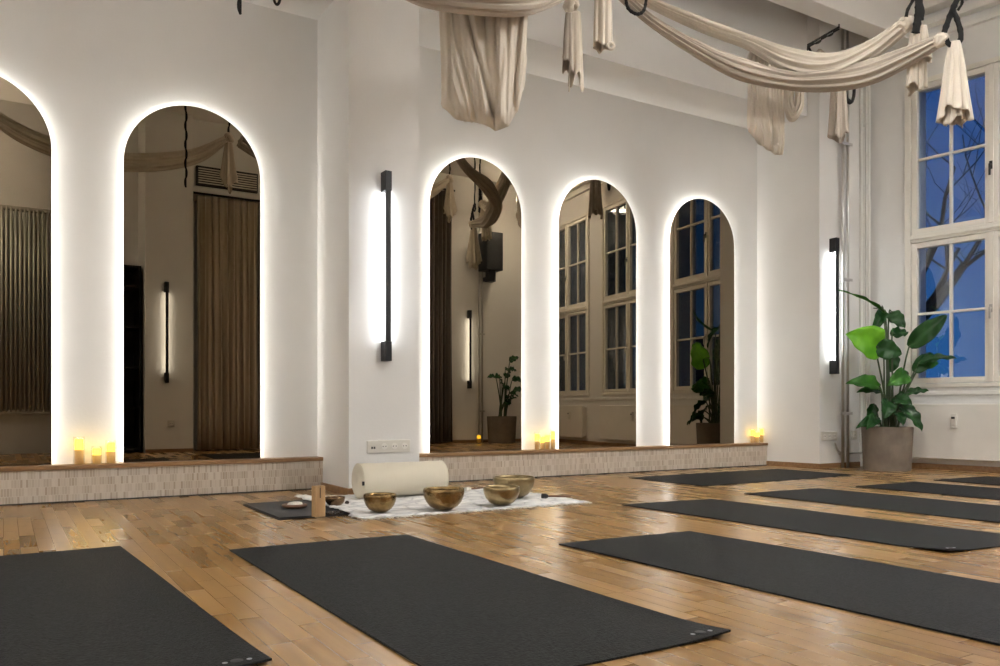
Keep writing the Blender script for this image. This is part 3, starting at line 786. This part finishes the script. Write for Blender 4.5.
# ------------------------------------------------------------------ candles
def candle(x, y, z, h, r, label, grp):
    t = thing('led_candle', label, 'candle', (x,y,z), grp)
    bm=BM(); lathe(bm,[(0,0),(r,0),(r,h*.58)],20,(x,y,z+.001)); obj('wax_body',bm,M['wax'],t,smooth=True)
    bm=BM(); lathe(bm,[(r,h*.58),(r,h*.93),(r*.86,h),(r*.6,h*.97),(0,h*.93)],20,(x,y,z+.001)); obj('glowing_top',bm,M['glow'],t,smooth=True)
    bm=BM(); R=r+.007; lathe(bm,[(R,0),(R,h+.012),(R-.0015,h+.012),(R-.0015,0)],24,(x,y,z+.001)); obj('glass_sleeve',bm,M['cglass'],t,smooth=True)
G2_='glowing candles between the first and second mirrors'
zl=.217
def cpos(u): return onY(u,440,5.432).x
candle(cpos(79),5.432,zl,.150,.024,'tallest glowing candle, left of the three on the ledge between the left mirrors',G2_)
candle(cpos(96.5),5.428,zl,.092,.022,'shortest glowing candle, middle of the three between the left mirrors',G2_)
candle(cpos(111),5.436,zl,.125,.024,'medium glowing candle, right of the three between the left mirrors',G2_)
for u,y,h,l in ((537,5.43,.125,'glowing candle, leftmost of the four between the third and fourth mirrors'),
              (542.5,5.45,.10,'glowing candle, second of the four between the third and fourth mirrors'),
              (547.5,5.425,.115,'glowing candle, third of the four between the third and fourth mirrors'),
              (553,5.44,.145,'glowing candle, tallest and rightmost of the four between mirrors')):
    candle(onY(u,440,y).x,y,zl,h,.017,l,'glowing candles between the third and fourth mirrors')
for u,y,h,l in ((752.5,5.45,.12,'glowing candle, left one of the trio at the far end of the ledge'),
              (757,5.425,.10,'glowing candle, front one of the trio at the far end of the ledge'),
              (762,5.45,.13,'glowing candle, right one of the trio at the far end of the ledge')):
    candle(onY(u,430,y).x,y,zl,h,.019,l,'glowing candles at the far end of the ledge')
candle(6.38,-.25,0,.12,.03,'glowing candle on the floor reflected beside the dark plant','reflected floor candle')

# ------------------------------------------------------------------ aerial silks
def swag(parent, ctl, m, n=60, folds=7, seed=0, name='draped_cloth', seg=72, fade=False):
    """ctl: list of (Vector, half_height, half_depth)"""
    pts = spline([(*p,a,b) for p,a,b in ctl], n); rnd=random.Random(seed); ph=[rnd.uniform(0,6) for _ in range(4)]
    def sec(i,t,th):
        a,b = pts[i][3],pts[i][4]
        f = 1+.15*math.sin(folds*th+ph[0]+1.5*math.sin(t*4+ph[1]))+.08*math.sin((folds*2+1)*th+ph[2]-2*t)
        return b*math.cos(th)*f, a*math.sin(th)*f
    bm=BM(); tube(bm, [p[:3] for p in pts], 1, seg, True, sec)
    return obj(name, bm, m, parent, smooth=True)
def tail(parent, top, L, r0, r1, m, seed=0, folds=6, flat=1.0, name='cloth_tail', hem=.06, ang=YAW, amp=1.0):
    """hanging cloth end: gathered at the top, flaring below with deep folds; flat<1 squeezes depth"""
    rnd=random.Random(seed); ph=[rnd.uniform(0,6) for _ in range(4)]
    seg=72; n=26; bm=BM(); rings=[]
    for j in range(n+1):
        t=j/n; R=r0+(r1-r0)*min(1,t**.75)*(1+.04*math.sin(5*t+ph[3]))
        am=(.10+.26*t)*amp; ring=[]
        for k in range(seg):
            th=2*PI*k/seg
            f=1+am*math.sin(folds*th+ph[0]+.8*t)+am*.4*math.sin((folds*2-1)*th+ph[1])
            x=R*f*math.cos(th); y=R*f*math.sin(th)*flat
            zz=-L*t-(hem*math.sin(2*th+ph[2])+hem*.5*math.sin(5*th+ph[1]))*t**3
            ring.append(bm.verts.new((top[0]+x*math.cos(-ang)-y*math.sin(-ang),top[1]+x*math.sin(-ang)+y*math.cos(-ang),top[2]+zz)))
        rings.append(ring)
    for A,D in zip(rings,rings[1:]):
        for k in range(seg):
            j=(k+1)%seg; bm.faces.new((A[k],A[j],D[j],D[k]))
    return obj(name, bm, m, parent, smooth=True, solid=.003)
def panel(parent, z0, uc, bottom, hw, vtop, m, seed, creases, gather, name='hanging_fold'):
    """doubled cloth hanging in a loop: front and back layer, outline given by its lower hem;
    creases run from the top (x, strength) to a gathered point; sizes in 1/820 of the depth z0"""
    rnd=random.Random(seed); ph=[rnd.uniform(0,6) for _ in range(5)]
    def bot(x):
        for (a,va),(b,vb) in zip(bottom,bottom[1:]):
            if x<=b: q=max(0,min(1,(x-a)/(b-a))); return va+(vb-va)*(.5*q+.5*q*q*(3-2*q))
        return bottom[-1][1]
    NX,NY=110,46; bm=BM(); cols=[]
    D=Vector((SA,CA,0)); gx,gv=gather; sc=z0/F
    def dep(x,v,vb,side):
        t=max(0,min(1,(v-vtop)/(gv-vtop)))
        k=t**2.2*.8; d=0
        # position traced back to the top along converging folds
        x0=(x-gx*k)/(1-k*.55) if abs(x-gx)<hw else x
        d+=.016*math.sin(x0/hw*9+ph[0])+.009*math.sin(x0/hw*21+ph[1])+.005*math.sin(x0/hw*43+ph[2]+t*2)
        for cx,st in creases:
            xl=cx+(gx-cx)*t**1.6; q=(x-xl)
            d+=.050*st*math.exp(-(q/2.4)**2)*side*(1 if t<.97 else .3)
            if q>0: d-=.022*st*math.exp(-q/7)*side
        hemk=max(0,1-(vb-v)/14)
        d+=.012*hemk*math.sin(x*.9+ph[3])
        edge=math.sqrt(max(0,1-(x/hw)**2)); close=min(1,math.sqrt(max(0,(vb-v))/10+.0))
        return (-.075*edge*close)*side+d*side*min(1,edge*3)*(.25+.75*close)
    grids=[]
    for side in (1,-1):
        g=[]
        for i in range(NX+1):
            x=-hw*math.cos(PI*i/NX); vb=bot(x); col=[]
            for j in range(NY+1):
                tt=j/NY; v=vtop+(vb-vtop)*(1-(1-tt)**1.35)
                xx=x*(1-.03*math.sin(tt*5+ph[4]))
                col.append(bm.verts.new(at(uc+xx,v,z0)+D*(dep(x,v,vb,side) if 0<i<NX else 0)))
            g.append(col)
        grids.append(g)
        for i in range(NX):
            for j in range(NY): bm.faces.new((g[i][j],g[i+1][j],g[i+1][j+1],g[i][j+1]))
    bmesh.ops.remove_doubles(bm, verts=bm.verts, dist=.0012)
    return obj(name, bm, m, parent, smooth=True)
def knot(parent, c, r, m, seed=0):
    rnd=random.Random(seed); bm=BM(); c=Vector(c)
    for q in range(3):
        ax=Vector((rnd.uniform(-1,1),rnd.uniform(-1,1),rnd.uniform(-1,1))).normalized(); M3=ax.to_track_quat('Z','Y').to_matrix()
        ring=[c+M3@Vector((r*.48*math.cos(2*PI*k/28),r*.48*math.sin(2*PI*k/28),r*.2*math.sin(4*PI*k/28+q))) for k in range(29)]
        tube(bm, ring, 1, 16, False, sec=lambda i,t,th:(r*.50*(1+.12*math.sin(5*th+i))*math.cos(th),r*.50*(1+.12*math.sin(5*th+i))*math.sin(th)))
    return obj('knot', bm, m, parent, smooth=True)
def ribbon(bm, pts, w, th, n=24):
    P=spline(pts,n)
    tube(bm,P,1,4,True,sec=lambda i,t,a:((w if a in (0,) or abs(a-1.5*PI)<.1 else -w),(th if a<PI-.1 else -th)) )
def strap_loop(bm, c, w, h, r=.006, tilt=0):
    c=Vector(c); D=Vector((CA,-SA,0))
    pts=[]
    for k in range(25):
        a=2*PI*k/24; x=w*math.sin(a); z=h*math.cos(a)
        pts.append(c+D*(x*math.cos(tilt)-z*math.sin(tilt))+Vector((0,0,x*math.sin(tilt)+z*math.cos(tilt))))
    tube(bm, pts, r, 6, False)
def daisy(bm, a, b, n, r=.010, wob=.12):
    """daisy chain webbing: stitched loops from a to b"""
    a=Vector(a); b=Vector(b); d=(b-a)/n; ax=d.normalized(); s=ax.cross(Vector((-SA,-CA,0))).normalized()
    tube(bm,[a,b],r*.55,6)
    for i in range(n):
        c=a+d*i; sg=1 if i%2 else -1
        pts=[c, c+d*.3+s*sg*r*2.2*wob*3, c+d*.7+s*sg*r*2.2*wob*3, c+d]
        tube(bm, spline(pts,8), r*.7, 6)
def ceil_anchor(parent,x,y):
    bm=BM(); lathe(bm,[(0,0),(.035,0),(.035,-.012),(.012,-.02),(.008,-.05),(0,-.05)],16,(x,y,ZC)); obj('ceiling_hook',bm,M['chrome'],parent,smooth=True)

SG='cream aerial silks draped below the ceiling'
STG='black hanging straps for the silks'
# --- right pair of knots
K2=at(645,6,5.3); K3=at(906,24,4.9); K4=at(941,40,4.7)
H=thing('aerial_hammock','cream silk sagging lowest, its right knot carrying a long flaring tail before the window','aerial silk',K4,SG)
px=.0066
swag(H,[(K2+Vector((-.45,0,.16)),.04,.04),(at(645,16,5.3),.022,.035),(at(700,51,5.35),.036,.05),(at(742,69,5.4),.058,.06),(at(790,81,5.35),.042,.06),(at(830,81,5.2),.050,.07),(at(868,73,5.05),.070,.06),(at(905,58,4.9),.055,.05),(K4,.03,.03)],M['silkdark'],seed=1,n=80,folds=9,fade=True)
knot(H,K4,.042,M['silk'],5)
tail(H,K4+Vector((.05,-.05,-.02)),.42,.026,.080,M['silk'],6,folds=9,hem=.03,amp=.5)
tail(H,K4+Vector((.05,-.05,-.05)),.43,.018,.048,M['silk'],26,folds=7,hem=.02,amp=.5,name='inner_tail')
H=thing('aerial_hammock','upper cream silk, its right knot carrying a short two-tiered tail','aerial silk',K3,SG)
swag(H,[(K2+Vector((-.3,.05,.16)),.03,.04),(at(647,1,5.45),.02,.04),(at(700,24,5.55),.032,.05),(at(750,43,5.6),.034,.05),(at(792,61,5.4),.068,.06),(at(832,66,5.2),.075,.06),(at(872,49,5.05),.055,.05),(K3,.035,.04)],M['silk'],seed=4,n=80,folds=9)
knot(H,K3,.050,M['silk'],2)
tail(H,K3+Vector((.05,-.05,-.03)),.20,.040,.060,M['silk'],3,folds=9,hem=.012,name='upper_tail',amp=.45)
tail(H,K3+Vector((.065,-.03,-.05)),.33,.035,.052,M['silk'],13,folds=9,hem=.02,amp=.45)
# middle wide hanging bundle
top=at(776,50,5.72)
H=thing('aerial_hammock','wide cream silk bundle hanging down behind the sagging silks','aerial silk',top,SG)
panel(H,5.72,766,[(-18,131),(-10,139),(-3,146),(5,151),(10,155),(16,155),(17,128)],17.5,53,M['silk'],8,[(-6,.5),(5,.8)],(8,150))
swag(H,[(at(787,70,5.72),.04,.05),(at(788,88,5.72),.035,.04),(at(789,106,5.68),.030,.035),(at(793,116,5.66),.025,.04),(at(799,106,5.66),.026,.035),(at(799,84,5.68),.026,.03),(at(796,70,5.7),.03,.03)],M['silk'],seed=9,name='small_loop')
# tassel in front of the pipes
top=at(838,78,6.2)
H=thing('aerial_hammock','slim cream silk tail hanging left of the strap before the corner pipes','aerial silk',top,SG)
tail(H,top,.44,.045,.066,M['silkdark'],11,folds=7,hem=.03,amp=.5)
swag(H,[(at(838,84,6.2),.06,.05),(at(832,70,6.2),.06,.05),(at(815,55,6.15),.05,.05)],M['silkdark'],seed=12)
# --- big left drape
H=thing('aerial_hammock','widest cream silk hammock hanging low in a deep U left of centre','aerial silk',at(485,0,4.6),SG)
panel(H,4.6,484,[(-44,104),(-42,108),(-27,120),(-10,122),(0,124),(13,131),(24,127),(34,112),(41,88),(44,60)],44,-60,M['silk'],3,[(-24,1.0),(-2,.5),(12,.45),(27,.5)],(12,124))
# strand crossing the top of the big drape, tied at K1
K1=at(571,5,5.0)
H=thing('aerial_hammock','cream silk strand crossing the top of the photo, knotted with a narrow pointed tail','aerial silk',K1,SG)
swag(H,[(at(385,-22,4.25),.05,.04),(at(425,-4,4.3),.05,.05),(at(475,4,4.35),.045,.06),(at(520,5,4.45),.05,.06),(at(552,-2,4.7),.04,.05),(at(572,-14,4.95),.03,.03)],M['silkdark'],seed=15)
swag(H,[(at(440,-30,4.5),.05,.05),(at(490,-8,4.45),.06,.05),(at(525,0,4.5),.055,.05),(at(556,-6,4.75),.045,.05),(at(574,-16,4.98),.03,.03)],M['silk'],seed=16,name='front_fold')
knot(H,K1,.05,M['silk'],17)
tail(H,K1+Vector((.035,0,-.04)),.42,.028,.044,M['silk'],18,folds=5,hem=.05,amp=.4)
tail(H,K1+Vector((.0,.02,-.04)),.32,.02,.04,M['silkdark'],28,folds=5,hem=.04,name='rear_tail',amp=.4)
top=at(603,-30,5.0)
H=thing('aerial_hammock','cream silk tail with pale rolled hem hanging right of the pointed tail','aerial silk',top,SG)
tail(H,top,.47,.046,.05,M['silk'],21,folds=7,hem=.015,amp=.5)
for k in range(1):
    c=at(611,46,4.95); bm=BM(); 
    ring=[c+Vector((.018*math.cos(2*PI*q/20)*CA,-.018*math.cos(2*PI*q/20)*SA,.018*math.sin(2*PI*q/20))) for q in range(21)]
    tube(bm,ring,.010,8,False); obj('rolled_hem',bm,M['silk'],H,smooth=True)
# --- straps
def strap(name,label,build,pt):
    t=thing(name,label,'strap',pt,STG); bm=BM(); build(bm); obj('webbing',bm,M['strap'],t); return t
def toceil(bm, p, n=10, r=.009, drift=(0,0)):
    top=Vector((p[0]+drift[0],p[1]+drift[1],ZC-.04)); daisy(bm,p,top,n,r); return top
def flatband(bm, pts, w, th, n=20):
    """flat webbing strap with bar-tack lumps"""
    P=spline(pts,n)
    def sec(i,t,a):
        k=1.25 if i%4==0 else 1.0
        return (w*k*(1 if math.cos(a)>0 else -1), th*k*(1 if math.sin(a)>0 else -1))
    bm2=[Vector(p) for p in P]
    rings=[]
    D=Vector((CA,-SA,0)); E=Vector((SA,CA,0))
    for i,p in enumerate(bm2):
        t=(bm2[min(i+1,n)]-bm2[max(i-1,0)]).normalized(); sd=t.cross(E).normalized(); k=1.2 if i%4==0 else 1.0
        rings.append([bm.verts.new(p+sd*(w*a*k)+E*(th*b*k)) for a,b in ((-1,-1),(1,-1),(1,1),(-1,1))])
    for A,Dd in zip(rings,rings[1:]):
        for k in range(4):
            q=(k+1)%4; bm.faces.new((A[k],A[q],Dd[q],Dd[k]))
    bm.faces.new(rings[0][::-1]); bm.faces.new(rings[-1])
def b1(bm):
    flatband(bm,[at(915.5,33,4.84),at(918,18,4.84),at(919,4,4.84),at(918,-12,4.84)],.020,.006)
    flatband(bm,[at(922,20,4.845),at(923,10,4.845),at(919,-2,4.845)],.007,.005,10)
    flatband(bm,[at(906,17,4.86),at(908,9,4.86),at(913,0,4.86),at(918,-12,4.85)],.008,.005,12)
    q=at(918,-12,4.84); daisy(bm,q,Vector((q.x,q.y,ZC-.04)),12,.012)
t=strap('hanging_strap','black looped webbing strap holding the left of the two right-hand knots',b1,K3); q=at(918,-12,4.84); ceil_anchor(t,q.x,q.y)
def b2(bm):
    flatband(bm,[at(943,36,4.68),at(947,24,4.68),at(952,11,4.68),at(957,0,4.68),at(962,-8,4.68)],.014,.006)
    flatband(bm,[at(953,10,4.675),at(958,22,4.675),at(961,36,4.675),at(957,46,4.675),at(950,45,4.675),at(944,37,4.675)],.012,.006,26)
    flatband(bm,[at(958,10,4.685),at(962,3,4.685),at(961,-6,4.685)],.006,.005,8)
    q=at(961,-7,4.68); daisy(bm,q,Vector((q.x,q.y,ZC-.04)),10,.011)
t=strap('hanging_strap','black triangular webbing loop holding the right-hand knot before the window',b2,K4); q=at(961,-7,4.68); ceil_anchor(t,q.x,q.y)
def b3(bm):
    p=at(848,84,6.3); strap_loop(bm,at(850,90,6.3),.032,.10,.012); daisy(bm,at(847,101,6.3),at(853,101,6.3),2,.012)
    tube(bm,spline([at(850,80,6.3),at(835,72,6.3),at(818,64,6.3),at(808,46,6.3)],10),.009,6)
t=strap('hanging_strap','black strap loop hanging in front of the corner pipes',b3,at(850,90,6.3)); pass
def b4(bm):
    pts=spline([at(625,-6,5.2),at(628,8,5.2),at(637,14,5.2),at(644,10,5.2),at(647,-6,5.2)],20); tube(bm,pts,.010,6)
    for k in range(1,20,2): ball(bm,pts[k],.0125,4)
    daisy(bm,at(647,-4,5.2),Vector((*at(640,-60,5.2)[:2],ZC-.04)),9,.010); daisy(bm,at(625,-4,5.2),Vector((*at(640,-60,5.2)[:2],ZC-.04)),9,.010)
t=strap('hanging_strap','black beaded-looking strap loop at the top where two silks meet',b4,at(636,10,5.2)); q=at(640,-60,5.2); ceil_anchor(t,q.x,q.y)
def b5(bm):
    a=at(808,45,6.3); b=at(839,27,7.05); flatband(bm,[a,a.lerp(b,.5),b],.007,.007,16); daisy(bm,a-Vector((0,0,.02)),b-Vector((0,0,.02)),5,.009,.14)
    tube(bm,spline([b,Vector((b.x,b.y,3.86))],4),.006,6)
    tube(bm,spline([a,at(806,60,6.0),at(800,66,5.6)],6),.006,6)
t=strap('hanging_strap','black daisy-chain strap slanting from the ceiling beam to the silks',b5,at(824,36,6.6))
def b6(bm):
    p=at(240.5,14,4.6); daisy(bm,p,Vector((p.x,p.y,ZC-.04)),14,.011,.15)
t=strap('hanging_strap','black strap end hanging into the top edge above the second mirror',b6,at(240.5,14,4.6)); q=at(240.5,14,4.6); ceil_anchor(t,q.x,q.y)
def b7(bm):
    p=at(277,-4,4.6); strap_loop(bm,at(277,-3,4.6),.017,.042,.008); daisy(bm,at(277,-11,4.6),Vector((p.x,p.y,ZC-.04)),10,.010,.15)
t=strap('hanging_strap','small black strap loop at the top edge left of the pillar',b7,at(277,-4,4.6)); q=at(277,-4,4.6); ceil_anchor(t,q.x,q.y)
def b8(bm):
    tube(bm,spline([at(562,0,4.98),at(568,-4,4.99),at(574,-14,4.99)],8),.009,6); q=at(574,-14,4.99); daisy(bm,q,Vector((q.x,q.y,ZC-.04)),8,.010,.2)
t=strap('hanging_strap','black strap at the knot of the pointed silk tail',b8,at(565,0,4.98)); q=at(574,-14,4.99); ceil_anchor(t,q.x,q.y)
# silks and straps on the near side, seen in the mirrors
for (x,y,z,lab) in ((.6,2.2,3.1,'cream silk strand reflected in the left mirrors'),(3.6,1.4,3.3,'cream silk strand reflected right of the pillar')):
    H=thing('aerial_hammock',lab,'aerial silk',(x,y,z),SG)
    swag(H,[(Vector((x-.9,y,z+.25)),.03,.03),(Vector((x-.4,y,z-.05)),.07,.06),(Vector((x+.3,y+.05,z-.18)),.08,.07),(Vector((x+1.0,y,z-.02)),.07,.06),(Vector((x+1.4,y,z+.25)),.03,.03)],M['silk'],seed=int(x*10))
    knot(H,Vector((x-.9,y,z+.25)),.055,M['silk'],3); knot(H,Vector((x+1.4,y,z+.25)),.055,M['silk'],4)
    tail(H,Vector((x-.9,y,z+.2)),.42,.03,.07,M['silk'],5); tail(H,Vector((x+1.4,y,z+.2)),.42,.03,.07,M['silk'],6)
    for k,xx in enumerate((x-.9,x+1.4)):
        t=strap('hanging_strap','black strap at the %s knot of the %s'%(('left','right')[k],lab.replace('cream silk strand ','silk ')),lambda bm:daisy(bm,(xx,y,z+.28),(xx,y,ZC-.04),9,.012),(xx,y,z+.3)); ceil_anchor(t,xx,y)
p=Vector((1.45,2.9,2.6)); t=strap('hanging_strap','long black strap reflected high in the second mirror',lambda bm:daisy(bm,p,(p.x,p.y,ZC-.04),18,.012),p); ceil_anchor(t,p.x,p.y)

# ------------------------------------------------------------------ dome lamps added out of view to brighten the room
def fill_shade_mat():
    m, nt, b = mat('translucent_fill_shade'); b.inputs['Base Color'].default_value=(.8,.78,.74,1); b.inputs['Roughness'].default_value=.6
    n=N(nt,'ShaderNodeTexNoise'); n.inputs['Scale'].default_value=8; rr=ramp(nt,[(.3,(.76,.74,.70)),(.7,(.82,.80,.76))]); nt.links.new(n.outputs[0],rr.inputs[0]); nt.links.new(rr.outputs[0],b.inputs['Base Color'])
    t=N(nt,'ShaderNodeBsdfTranslucent'); t.inputs[0].default_value=(.9,.88,.84,1)
    x=N(nt,'ShaderNodeMixShader'); x.inputs[0].default_value=.75; nt.links.new(b.outputs[0],x.inputs[1]); nt.links.new(t.outputs[0],x.inputs[2]); nt.links.new(x.outputs[0],nt.nodes['Material Output'].inputs[0]); return m
M['shade']=fill_shade_mat()
M['fillglow'] = emis('fill_lamp_glow',(1,.98,.95),FILL_LAMP)  # emission of the added, unseen fill lamps
for k,(x,y,z,lab) in enumerate(((-1.9,2.6,3.0,'added fill lamp, unseen white dome at the left side of the room'),(3.2,2.6,3.3,'added fill lamp, unseen white dome over the middle of the room'),
        (-.6,-.1,3.1,'added fill lamp, unseen white dome above and behind the viewer'),(4.3,.9,3.2,'added fill lamp, unseen white dome behind the middle of the room'),(5.85,2.2,3.75,'added fill lamp, unseen white dome nearest the middle window'),(6.9,.4,3.75,'added fill lamp, unseen white dome in the far window corner'))):
    t=thing('added_fill_lamp',lab,'added fill lamp',(x,y,z),'added fill lamps out of view')
    bm=BM(); lathe(bm,[(0,-.03),(.10,-.025),(.17,-.008),(.19,.01),(0,.02)],32,(x,y,z)); obj('fill_diffuser',bm,M['fillglow'],t,smooth=True)
    bm=BM(); lathe(bm,[(.205,-.04),(.200,.03),(.17,.10),(.135,.13)],40,(x,y,z)); obj('fill_shade',bm,M['shade'],t,smooth=True)
    bm=BM(); [tube(bm,[(x,y,z+.19),(x+.135*math.cos(q*2.094),y+.135*math.sin(q*2.094),z+.13)],.0025,5) for q in range(3)]; obj('fill_shade_holder',bm,M['black'],t)
    bm=BM(); tube(bm,[(x,y,z+.24),(x,y,ZC-.03)],.004,6); obj('fill_lamp_cord',bm,M['black'],t)
    bm=BM(); lathe(bm,[(0,.186),(.03,.186),(.03,.235),(0,.24)],20,(x,y,z)); obj('fill_lamp_cap',bm,M['black'],t,smooth=True)
    bm=BM(); lathe(bm,[(0,-.035),(.05,-.03),(.055,0),(0,0)],20,(x,y,ZC)); obj('fill_lamp_rose',bm,M['black'],t,smooth=True)

# ------------------------------------------------------------------ world, camera, colour
w = bpy.data.worlds.new('dusk'); bpy.context.scene.world = w; w.use_nodes = True; nt = w.node_tree
bg = nt.nodes['Background']; tc = nt.nodes.new('ShaderNodeTexCoord'); sp = nt.nodes.new('ShaderNodeSeparateXYZ')
nz = nt.nodes.new('ShaderNodeTexNoise'); nz.inputs['Scale'].default_value = 3
r = ramp(nt, [(0,(.045,.18,.42)),(.25,(.025,.115,.31)),(.7,(.015,.055,.22)),(1,(.01,.03,.13))])
ad = nt.nodes.new('ShaderNodeMath'); ad.operation='MULTIPLY_ADD'; ad.inputs[1].default_value=.35
nt.links.new(tc.outputs['Generated'], sp.inputs[0]); nt.links.new(tc.outputs['Generated'], nz.inputs['Vector'])
nt.links.new(nz.outputs[0], ad.inputs[0]); nt.links.new(sp.outputs[2], ad.inputs[2]); nt.links.new(ad.outputs[0], r.inputs[0])
nt.links.new(r.outputs[0], bg.inputs[0]); bg.inputs[1].default_value = .42

cam = bpy.data.cameras.new('camera'); co = bpy.data.objects.new('camera', cam); C.objects.link(co)
cam.sensor_width = 36; cam.lens = 36*F/1000; cam.shift_y = (HOR-333)/1000; cam.clip_start=.02
co.location = (0,0,CH); co.rotation_euler = (PI/2,0,-YAW)
S = bpy.context.scene; S.camera = co
S.view_settings.view_transform='Standard'; S.view_settings.look='None'; S.view_settings.gamma=1; S.view_settings.use_curve_mapping=False
S.view_settings.exposure = 1.25
